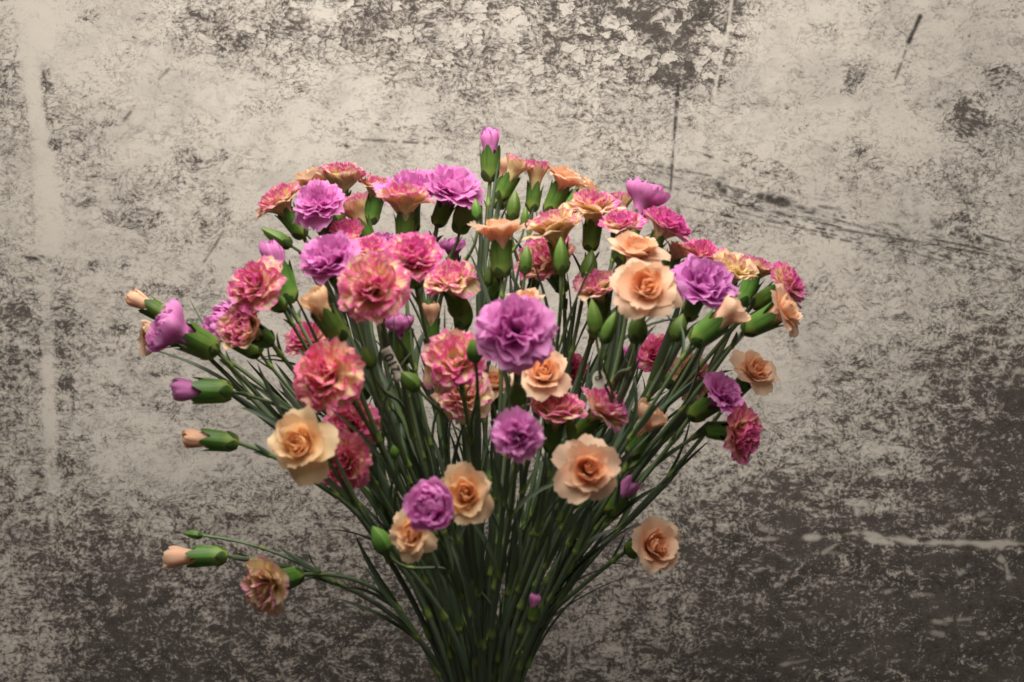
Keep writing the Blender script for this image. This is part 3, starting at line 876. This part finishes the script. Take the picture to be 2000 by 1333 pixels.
fl('e10', 'O', 268, 585, 40, .0, (-.8, .48, .1), .25, 'peach bud farthest out on the left, above the cup-shaped lavender bloom', calyx=(58, 38))
fl('e11', 'P', 335, 643, 84, -.06, (-.78, .42, .35), .42, 'cup-shaped lavender carnation at the far left edge of the bouquet', calyx=(86, 58))
fl('e12', 'O', 302, 660, 66, .03, (-.6, .0, .3), .6, 'peach carnation hidden behind the cup-shaped lavender bloom at far left')
fl('e13', 'P', 432, 640, 78, -.01, (-.66, .48, .35), .5, 'half-open lavender carnation between the far left cup and the small pink bloom', calyx=(80, 46))
fl('e14', 'K', 480, 643, 82, -.08, (-.38, .25, .85), .6, 'small cupped pink and orange carnation in front of the half-open lavender one', tint=.3, pink=.45)
fl('e15', 'P', 360, 763, 44, -.05, (-1, .03, .12), .3, 'lavender bud pointing straight left from a thick green calyx', calyx=(82, 50))
fl('e16', 'O', 378, 857, 38, -.05, (-1, .1, .12), .25, 'peach bud pointing left beside the yellow-peach bloom', calyx=(78, 42))
fl('e17', 'K', 640, 735, 146, -.15, (-.32, .3, .9), 1, 'large ruffled orange-pink carnation at the left centre', tint=.9, pink=.6)
fl('e18', 'K', 686, 828, 100, -.07, (.0, .25, .9), .95, 'dark pink carnation right behind the yellow-peach bloom', tint=.6, pink=.75, droop=1)
fl('e19', 'K', 672, 902, 104, -.1, (-.35, .1, .9), .9, 'red-pink carnation with yellow lower petals, lowest of the left column', tint=.75, pink=.75, droop=2)
fl('e20', 'O', 586, 866, 138, -.18, (-.35, .22, .9), .95, 'large yellow-peach carnation facing the camera at the left', tint=.95, droop=2)
# lower
fl('g1', 'O', 908, 965, 118, -.16, (-.05, .25, .95), .85, 'yellow-orange carnation standing over the purple bud at the lower centre', tint=.75, droop=1)
fl('g2', 'P', 842, 990, 76, -.21, (-.35, .38, .85), .55, 'half-open purple carnation between the two yellow-orange blooms at the lower centre')
fl('g3', 'O', 804, 1042, 90, -.16, (-.4, .12, .9), .8, 'small yellow-orange carnation below the half-open purple one', tint=.65, droop=1)
fl('g4', 'O', 348, 1088, 48, -.05, (-1, -.02, .08), .3, 'pale peach bud on a long lower left stem with a tiny green bud above', calyx=(82, 42))
fl('g5', 'K', 522, 1143, 108, -.08, (-.60, -.12, .76), .85, 'yellow and pink carnation hanging downward at the lower left', tint=.0, pink=.22, droop=2, loose=1, calyx=(76, 44))
# slivers
fl('h1', 'P', 742, 468, 52, .09, (.0, .9, .2), .8, 'shaded purple carnation showing between the calyxes at the upper left')
fl('h2', 'P', 885, 488, 46, .1, (.0, .9, .2), .7, 'shaded purple carnation behind the dark stems at the upper centre')
fl('h3', 'P', 722, 735, 60, .05, (.2, .5, .5), .8, 'purple carnation behind the right edge of the large orange-pink bloom')

# side shoots: host key, px, py, length px, width px, depth, axis
SHOOTS = [('b7', 1095, 500, 68, 34, -.06, (0, 1, .05), .8), ('b6', 1027, 507, 52, 30, -.06, (.08, 1, 0), .8),
          ('b15', 1160, 622, 70, 36, -.10, (-.12, 1, .1), .75), ('b15', 1190, 640, 62, 32, -.11, (.35, .9, .1), .72),
          ('d6', 962, 560, 52, 30, -.02, (-.05, 1, 0), .75), ('d6', 955, 540, 36, 22, -.03, (.1, 1, 0), .76), ('e2', 718, 698, 44, 36, -.13, (-.3, .9, .3), .72),
          ('e1', 800, 744, 46, 40, -.12, (-.65, .7, .3), .6), ('d2', 1010, 768, 46, 40, -.16, (-.15, .9, .4), .75),
          ('d4', 926, 684, 48, 38, -.15, (-.1, .9, .5), .8), ('a1', 540, 464, 62, 32, .0, (-.85, .5, .1), .8),
          ('b3', 1003, 402, 56, 32, .01, (.12, 1, .0), .85), ('g3', 742, 1054, 56, 46, -.13, (-.45, .85, .2), .8),
          ('g4', 377, 1044, 36, 20, -.05, (-1, .12, 0), .62), ('e19', 770, 882, 26, 22, -.1, (-.1, .9, .4), .75),
          ('d7', 1115, 840, 60, 26, -.09, (-.2, 1, .1), .75), ('b2', 1025, 425, 38, 20, -.0, (.1, 1, 0), .85),
          ('b18', 1325, 640, 52, 40, -.07, (.3, .9, .1), .8), ('b14', 1245, 640, 60, 46, -.12, (.05, 1, .0), .8),
          ('a9', 905, 418, 74, 48, .03, (.2, 1, 0), .85), ('a9', 930, 410, 40, 24, .0, (-.1, 1, 0), .8), ('d6', 905, 612, 60, 44, -.02, (.1, 1, .1), .8),
          ('b12', 1150, 520, 60, 40, -.0, (.2, 1, .0), .85)]

WAIST = at(945, 1476, 0.0)
RB = .0100

# spread the stems over the waist of the bundle
W = []
for f in F:
    f.k = kpx(f.y)
    f.C = at(f.px, f.py, f.y)
    f.A = nrm((f.ax[0], -f.ax[2], f.ax[1]))
    W.append(((f.C[0] - WAIST[0]) / .23, f.C[1] / .2))
W = np.array(W) + rng.normal(0, .08, (len(F), 2))
rad = np.linalg.norm(W, axis=1)
order = np.argsort(np.argsort(rad))
W = W / rad[:, None] * (np.sqrt((order + .5) / len(F)))[:, None] * RB
for it in range(120):
    dlt = W[:, None] - W[None]
    ds = np.linalg.norm(dlt, axis=2) + np.eye(len(F))
    push = np.clip(.0026 - ds, 0, None)[..., None] * dlt / ds[..., None]
    W = W + push.sum(1) * .35
    rr = np.linalg.norm(W, axis=1)
    W = W * np.minimum(1, RB / rr)[:, None]

CAT = {'P': 'carnation', 'K': 'carnation', 'O': 'carnation'}
GROUP = {'P': 'lavender carnations in the bouquet', 'K': 'pink and yellow carnations in the bouquet', 'O': 'peach carnations in the bouquet'}
HOST = {}
for i, f in enumerate(F):
    R = f.dia * .5 * f.k
    cal = f.kw.get('calyx')
    if cal:
        Lc, rc = cal[0] * f.k, cal[1] * .5 * f.k
    else:
        Lc, rc = .0262 * rng.uniform(.92, 1.08), .0069 * rng.uniform(.88, 1.1)
        if R < .012:
            Lc, rc = Lc * .85, rc * .85
    A = f.A
    off = .40 * R if f.op >= .75 else (.55 * R if f.op >= .35 else .80 * R)
    mouth = f.C - A * off
    base = mouth - A * Lc * .93
    wp = WAIST + np.array([W[i, 0], W[i, 1], 0])
    L = np.linalg.norm(base - wp)
    up = nrm(base - wp)
    d1 = nrm(up * .35 + np.array([0, 0, .65]))
    d2 = nrm(A * .55 + up * .55 + np.array([0, 0, .1]))
    if f.key in ('g4', 'g5', 'c9', 'e15', 'e16'):
        d2 = nrm(A * .9 + up * .3)
    l1 = .42
    if f.py > 1040 and (f.px < 700 or f.px > 1200):
        d1, l1 = nrm(up * .25 + np.array([0, 0, .9])), .45
    path = bez(wp, wp + d1 * L * l1, base - d2 * L * .36, base + A * Lc * .02, 26)
    wob = rng.normal(0, .0026, 3)
    tt = np.linspace(0, 1, 26)
    path = path + np.sin(tt * math.pi * 2)[:, None] * wob
    low_d = np.array([-W[i, 0] * .5, -W[i, 1] * .5, -.14])
    low = np.array([wp + low_d * s for s in np.linspace(1, 0, 6)])[:-1]
    pts = np.concatenate([low, path])
    rtop = .0014 * rng.uniform(.9, 1.15)
    rbot = .0022 * rng.uniform(.9, 1.12)
    rads = np.concatenate([np.full(5, rbot), rbot + (rtop - rbot) * tt ** .8])
    loc = pts[0]
    is_bud = f.op <= .45
    o = thing('carnation_bud' if is_bud else 'carnation', loc, f.label, 'carnation bud' if is_bud else 'carnation', GROUP[f.kind])
    sm_ = tube('stem', pts, rads, 8)
    sm_.transform(TR(loc))
    st = link('stem', sm_, M_STEM, o)
    build_calyx(base, A, Lc, rc, min(1, f.op), o, loc)
    build_bloom(f.kind, mouth, A, R, rc, Lc, f.op, f.kw.get('tint', .25 if f.kind == 'O' else .15), f.kw.get('pink', .5), o, loc,
                droop=f.kw.get('droop', 0), loose=bool(f.kw.get('loose')))
    HOST[f.key] = (o, loc, path, rtop)
    # joints with their pairs of leaves, from just under the flower down to the tie
    cum = np.concatenate([[0], np.cumsum(np.linalg.norm(np.diff(path, axis=0), axis=1))])
    pos = cum[-1] - rng.uniform(.012, .03)
    first = True
    while pos > .02:
        j = int(np.clip(np.searchsorted(cum, pos), 1, 24))
        r_ = rbot + (rtop - rbot) * (j / 25) ** .8
        add_node(path, j, r_, st, loc)
        if first:
            add_leaves(path, j, r_, rng.uniform(.012, .036), st, loc, .35, .0034)
        elif j > 9 or rng.random() < .5:
            add_leaves(path, j, r_, rng.uniform(.045, .09), st, loc, .07 + .11 * (j / 25), rng.uniform(.0034, .0050) + .0022 * (j / 25))
        first = False
        pos -= rng.uniform(.045, .078)

for (hk, px, py, ln, wd, y, ax, t) in SHOOTS:
    o, loc, path, rt = HOST[hk]
    k = kpx(y)
    A = nrm((ax[0], -ax[2], ax[1]))
    C = at(px, py, y)
    Lc, rc = ln * 1.1 * k, wd * .43 * k
    base = C - A * Lc * .5
    # leave the host stem lower down
    j = int(t * 25)
    best = j
    while best > 3 and path[best][2] > base[2] - .015 and hk != 'g4':
        best -= 1
    p0 = path[best]
    L = np.linalg.norm(base - p0)
    tg = nrm(path[best + 1] - path[best - 1])
    pts = bez(p0, p0 + tg * L * .4, base - A * L * .4, base + A * Lc * .03, 12)
    sm_ = tube('side_stem', pts, np.linspace(rt * .95, rt * .72, 12), 7)
    sm_.transform(TR(loc))
    ss = link('side_stem', sm_, M_STEM, o)
    add_node(pts, 1, rt * .95, ss, loc)
    add_node(pts, 7, rt * .8, ss, loc)
    build_calyx(base, A, Lc, rc, 0, o, loc, closed=True).name = 'green_bud'


# ------------------------------------------------------------------ paper tags
def flat_mat(name, col, rough=.6):
    m, nt = new_mat(name)
    b = NB(nt)
    tc = b.n('ShaderNodeTexCoord').outputs['Object']
    nz = b.noise(tc, 300.0, 3.0, .6)
    c = b.mix(nz, tuple(x * .86 for x in col), col)
    p = b.n('ShaderNodeBsdfPrincipled')
    b.put(p.inputs['Base Color'], c)
    p.inputs['Roughness'].default_value = rough
    out = b.n('ShaderNodeOutputMaterial')
    b.put(out.inputs[0], p.outputs[0])
    return m


M_PAPER = flat_mat('tag_paper', (.62, .59, .50))
M_INK = flat_mat('tag_ink', (.02, .02, .022))


def text_mesh(body, size):
    cu = bpy.data.curves.new('tmp_text', 'FONT')
    cu.body = body
    cu.size = size
    cu.align_x = 'CENTER'
    cu.align_y = 'CENTER'
    cu.extrude = 0.00002
    cu.offset = .00022
    ob = bpy.data.objects.new('tmp_text', cu)
    COL.objects.link(ob)
    dg = bpy.context.evaluated_depsgraph_get()
    me = bpy.data.meshes.new_from_object(ob.evaluated_get(dg))
    bpy.data.objects.remove(ob)
    bpy.data.curves.remove(cu)
    return me


def strip_tag():
    y = -.115
    k = kpx(y)
    c = at(768, 712, y)
    o = thing('paper_tag', c, 'narrow white paper label printed 210, wrapped on a stem left of centre', 'tag')
    # long axis runs from lower right to upper left
    ang = math.atan2(48, -24)
    L, Wd = 70 * k, 21 * k
    nu, nv = 10, 6
    V = []
    for j in range(nv + 1):
        for i in range(nu + 1):
            u_, v_ = i / nu - .5, j / nv - .5
            V.append((u_ * L, v_ * Wd, .0012 * math.cos(v_ * 2.4)))
    me = grid_mesh('label_paper', np.array(V), nu, nv, np.array(V)[:, :2])
    a = link('label_paper', me, M_PAPER, o)
    sd = a.modifiers.new('thickness', 'SOLIDIFY')
    sd.thickness = .0003
    t = text_mesh('210', 27 * k)
    b_ = link('printed_number', t, M_INK, o)
    b_.location = (.0006, 0, .00145)
    o.rotation_euler = (math.pi / 2, -ang, 0)
    return o


def round_tag():
    y = -.095
    k = kpx(y)
    c = at(1170, 742, y)
    o = thing('paper_tag', c, 'round white paper tag with a small black ring mark among the right hand stems', 'tag')
    a = np.linspace(0, 2 * math.pi, 25)
    V = np.concatenate([np.stack([np.cos(a) * q * 13 * k, np.sin(a) * q * 18 * k, np.zeros(25)], 1) for q in (.02, .5, 1)])
    me = grid_mesh('tag_disc', V, 24, 2, V[:, :2])
    me.polygons.foreach_set('use_smooth', np.zeros(len(me.polygons), bool))
    d = link('tag_disc', me, M_PAPER, o)
    sd = d.modifiers.new('thickness', 'SOLIDIFY')
    sd.thickness = .0004
    V = np.concatenate([np.stack([np.cos(a) * q * 5.5 * k - 3 * k, np.sin(a) * q * 4.5 * k + 3 * k, np.full(25, .0012)], 1) for q in (.5, 1)])
    me = grid_mesh('ring_mark', V, 24, 1, V[:, :2])
    r = link('ring_mark', me, M_INK, o)
    o.rotation_euler = (math.pi / 2, 0, math.radians(-8))
    return o


strip_tag()
round_tag()
print('objects', len(bpy.data.objects), 'tris', sum(len(m.polygons) * 2 for m in bpy.data.meshes))
